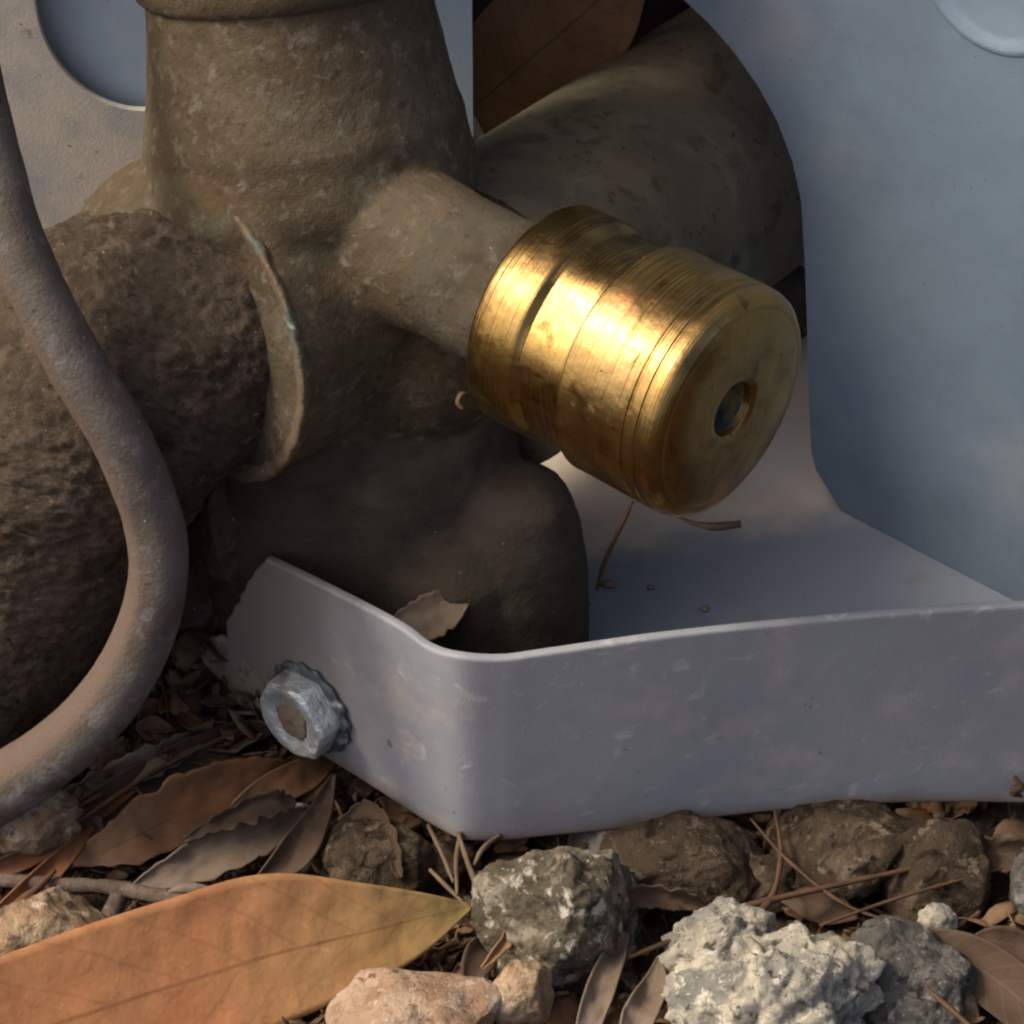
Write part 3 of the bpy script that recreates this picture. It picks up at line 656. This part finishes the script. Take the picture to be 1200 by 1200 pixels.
leaf([GH(*q) for q in ((683, 1225, 0.37), (697, 1180, 0.52), (712, 1135, 0.63), (730, 1095, 0.63))], [.12, .16, .16, .06], [.12, .18, .15, .06], LEAF['grey'], 'leaf', 'brown bark like leaf curl right of the mottled stone', seed=12, cup=.7, ripple=.12)
leaf([GH(*q) for q in ((735, 1230, 0.35), (748, 1190, 0.49), (765, 1155, 0.56), (772, 1125, 0.57))], [.15, .2, .16, .03], [.15, .2, .14, .03], LEAF['grey'], 'leaf', 'small brown leaf scrap beside the large whitish stone', seed=13, cup=.5, ripple=.12)
leaf([GH(*q) for q in ((1050, 1098, 0.49), (1110, 1115, 0.56), (1170, 1150, 0.53), (1260, 1230, 0.35))], [.05, .28, .36, .3], [.05, .28, .36, .3], LEAF['dark'], 'leaf', 'broad dark brown leaf over the dark grey pitted stone', seed=14, cup=.3)
leaf([PY(550, 130, 9.6), PY(620, 70, 9.4), PY(690, 10, 9.6), PY(760, -60, 10)], [.5, .9, .8, .1], [.5, .9, .8, .1], LEAF['inner'], 'leaf', 'dead brown leaf lodged inside the cabinet above the back pipe', seed=15, cup=.2)
leaf([GH(*q) for q in ((60, 940, .55), (130, 915, .70), (200, 880, .80), (250, 852, .75))], [.04, .16, .2, .04], [.04, .2, .16, .04], LEAF['grey'], 'leaf', 'curled grey brown leaf tucked right under the lower bend of the cable', seed=41, serr=.25, cup=.7, ripple=.14)
leaf([GH(*q) for q in ((215, 985, .85), (265, 958, .95), (318, 940, .95), (345, 938, .85))], [.03, .14, .15, .03], [.03, .10, .14, .03], LEAF['dark'], 'leaf', 'dark shrivelled leaf lying over the greyish curled one', seed=42, serr=.3, cup=.9, ripple=.16)
leaf([GH(*q) for q in ((395, 968, .5), (430, 950, .8), (455, 985, .8), (470, 1030, .6))], [.03, .16, .16, .03], [.03, .12, .14, .03], LEAF['dark'], 'leaf', 'dark bent leaf draped over the brown angular stone', seed=43, serr=.25, cup=.6, ripple=.14)
leaf([GH(*q) for q in ((565, 1135, .7), (590, 1105, .85), (612, 1072, .85), (622, 1040, .7))], [.02, .08, .07, .02], [.02, .07, .08, .02], LEAF['brown'], 'leaf', 'thin brown leaf sliver leaning on the left of the mottled stone', seed=44, serr=.2, cup=.9, ripple=.1)
leaf([GH(*q) for q in ((700, 1075, .6), (745, 1050, .75), (790, 1052, .75), (830, 1060, .6))], [.03, .13, .14, .03], [.03, .13, .12, .03], LEAF['dark'], 'leaf', 'dark curled leaf between the mottled stone and the pale bluish knob', seed=45, serr=.25, cup=.8, ripple=.14)
leaf([GH(*q) for q in ((1120, 985, .6), (1160, 1000, .7), (1205, 1000, .7), (1250, 1010, .6))], [.04, .18, .2, .04], [.04, .2, .16, .04], LEAF['dark'], 'leaf', 'dark leaf under the strap end above the broad dark brown leaf', seed=46, serr=.25, cup=.6, ripple=.14)
leaf([W(455, 738, 42.25), W(490, 728, 42.2), W(520, 715, 42.2), W(545, 700, 42.3)], [.12, .27, .25, .1], [.12, .25, .27, .1], LEAF['grey'], 'leaf', 'small greyish brown leaf scrap behind the strap against the shaded valve foot', seed=51, serr=.08, cup=.2, ripple=.1)
leaf([G(640, 735, ZP+.1), G(662, 722, ZP+.2), G(690, 706, ZP+.15)], [.03, .12, .02], [.03, .12, .02], LEAF['dark'], 'leaf', 'dark leaf crumb on the pan right beside the valve foot', seed=52, serr=.3, cup=.6, ripple=.08)
for i, (px, py, a, L_) in enumerate(((1130, 1020, .5, 1.1), (960, 1065, -.4, 1.0), (560, 1130, 1.2, .8), (130, 930, .8, 1.0), (690, 960, .2, .9), (1180, 1110, -.3, .9))):
    p = GS(px, py, .35); d = Vector((math.cos(a), math.sin(a), .15*random.uniform(-1, 1)))*L_/2
    w = random.uniform(.14, .24)
    leaf([p-d, p-d*.3+Vector((0, 0, .06)), p+d*.4+Vector((0, 0, .05)), p+d], [.03, w, w, .02], [.03, w, w, .02], LEAF['dark'], 'leaf', ('small dark leaf under the strap near the picture edge', 'small dark leaf behind the large whitish stone', 'small dark leaf between the orange leaf tip and the mottled stone', 'small dark leaf under the cable and above the orange brown leaf', 'small dark leaf above the mottled stone under the strap', 'small dark leaf just above the broad dark brown leaf')[i], seed=20+i, cup=.4, ripple=.08, nv=8, n=8)
# ================================================================= TWIGS AND NEEDLES
def stick(px, rad, m, name, label, cat, group=None, n=8, seg=8, jit=.02):
    pts = [(GH if q[2] < 20 else W)(*q) for q in px]; bm = bmesh.new()
    tube(bm, pts, rad, seg, n, prof=(lambda a: 1+.35*math.cos(2*a)) if max(rad) < .065 else None, jitter=lambda p: jit*fbm(p*4, 2))
    return tag(link(name, bm, m, None, origin=min(pts, key=lambda v: v.z).copy()), label, cat, group)
stick([(-20, 1030, 0.58), (60, 1036, 0.63), (130, 1040, 0.64), (200, 1053, 0.62), (245, 1060, 0.62)], [.09, .10, .10, .11, .08], TWIG, 'twig', 'grey brown twig lying above the orange leaf', 'twig')
stick([(198, 1045, 0.71), (215, 1041, 0.75), (238, 1041, 0.75), (252, 1047, 0.71)], [.03, .07, .06, .01], LEAF['grey'], 'bud', 'small pale bud at the end of the twig', 'bud')
stick([(110, 1098, 0.40), (128, 1075, 0.48), (140, 1050, 0.56)], [.12, .13, .12], TWIG, 'twig', 'short grey twig stub standing under the longer twig', 'twig')
ND = 'needles strewn under the strap'
stick([(732, 1124, 0.58), (800, 1096, 0.67), (870, 1064, 0.78), (950, 1044, 0.76), (1080, 1015, 0.64), (1210, 982, 0.52)], [.035, .05, .06, .05, .04, .03], NEEDLE, 'needle', 'long brown blade slanting across the shadow under the strap', 'needle', ND, jit=.01)
stick([(908, 950, 0.81), (915, 1000, 0.78), (905, 1050, 0.79), (880, 1080, 0.82), (862, 1112, 0.80)], [.02, .03, .04, .07, .055], NEEDLE, 'needle', 'orange tipped needle curling down onto the pale bluish knob', 'needle', ND, jit=.01)
stick([(880, 960, 0.78), (925, 1010, 0.79), (990, 1060, 0.71), (1060, 1085, 0.62)], [.02, .03, .03, .02], NEEDLE, 'needle', 'thin brown needle running down behind the whitish stone', 'needle', ND, jit=.01)
stick([(960, 1085, 0.71), (1060, 1050, 0.70), (1200, 1010, 0.61)], [.02, .028, .02], NEEDLE, 'needle', 'thin brown needle just below the long brown blade', 'needle', ND, jit=.01)
stick([(1060, 1140, 0.75), (1100, 1170, 0.69), (1150, 1215, 0.58)], [.03, .045, .05], NEEDLE, 'needle', 'red brown needle over the dark grey pitted stone', 'needle', ND, jit=.01)
stick([(-20, 1085, 0.67), (25, 1058, 0.76), (65, 1020, 0.80)], [.06, .07, .03], NEEDLE, 'needle', 'red brown blade crossing the left end of the grey twig', 'needle')
stick([(-20, 985, 0.74), (60, 960, 0.82), (120, 930, 0.84)], [.04, .05, .03], NEEDLE, 'needle', 'thin red brown stem below the cable', 'needle')
stick([(-20, 1015, 0.68), (70, 975, 0.77), (180, 905, 0.83), (290, 850, 0.80)], [.03, .04, .04, .03], NEEDLE, 'needle', 'long red brown stem above the orange brown leaf', 'needle')
ST = 'dry straw tuft under the strap bend'
for k, (pp, lb) in enumerate((
    ([(553, 1064, 0.74), (558, 1040, 0.87), (548, 1010, 0.92), (537, 978, 0.90)], 'dry straw rising from the tip of the orange leaf'),
    ([(536, 1050, 0.70), (535, 1010, 0.83), (540, 975, 0.82)], 'upright dry straw under the strap bend'),
    ([(532, 1035, 0.70), (518, 1000, 0.82), (502, 968, 0.80)], 'dry straw leaning towards the bolt under the strap bend'),
    ([(552, 1025, 0.83), (590, 1019, 0.85), (622, 1016, 0.77)], 'dry straw lying flat towards the mottled stone'),
    ([(555, 1015, 0.86), (566, 995, 0.88), (585, 980, 0.80)], 'short dry straw leaning towards the mottled stone'),
    ([(545, 1060, 0.66), (520, 1035, 0.70), (505, 1020, 0.66)], 'short dry straw bent behind the orange leaf tip'))):
    stick(pp, [.035, .045, .035], STRAW, 'straw', lb, 'straw', ST, jit=.008)
stick([(790, 604, 41.2), (815, 614, 41.0), (840, 617, 40.9), (868, 614, 40.9)], [.03, .045, .06, .05], LEAF['dark'], 'seed_stalk', 'curved brown stalk sticking out below the brass cap', 'stalk', jit=.01)
stick([(742, 588, 42.6), (725, 622, 42.8), (708, 660, 43.2), (700, 690, 43.5)], [.025, .04, .045, .03], NEEDLE, 'root_strand', 'reddish strand hanging below the brass cap onto the pan', 'strand', jit=.015)
stick([(552, 462, 40.2), (541, 462, 40.1), (537, 472, 40.1), (543, 480, 40.1)], [.02, .03, .03, .015], NEEDLE, 'leaf_crumb', 'tiny curled reddish crumb at the lower rear edge of the cap', 'crumb', n=6)
sr = onplane(1190, 915, sp_at(NC-12, 0), Vector((.1, -1, 0)).normalized()) + Vector((0, -.1, 0))
bm = bmesh.new(); tube(bm, [sr + Vector((-.05, 0, .18)), sr + Vector((.04, -.05, .05)), sr + Vector((-.04, -.05, -.05)), sr + Vector((.1, 0, -.2))], [.02, .05, .05, .02], 8, 6, jitter=lambda p: .03*fbm(p*9, 2))
tag(link('leaf_crumb', bm, NEEDLE, None, origin=sr), 'orange crumb stuck to the strap close to the picture edge', 'crumb')
for i, (px, py) in enumerate(((712, 684), (825, 713), (762, 688))):
    p = G(px, py, ZP+.03); bm = bmesh.new(); bmesh.ops.create_icosphere(bm, subdivisions=2, radius=.07 - .012*i)
    for v in bm.verts: v.co = Vector((v.co.x*(1.9 if i == 0 else 1.2), v.co.y, v.co.z*.6))*(1+.4*mn.noise(v.co*12)) + p
    tag(link('dirt_speck', bm, GRIME, None, origin=p), ('dark oblong speck on the pan beside the valve foot', 'dark speck on the pan close behind the strap', 'tiny dark speck on the pan below the reddish strand')[i], 'speck')
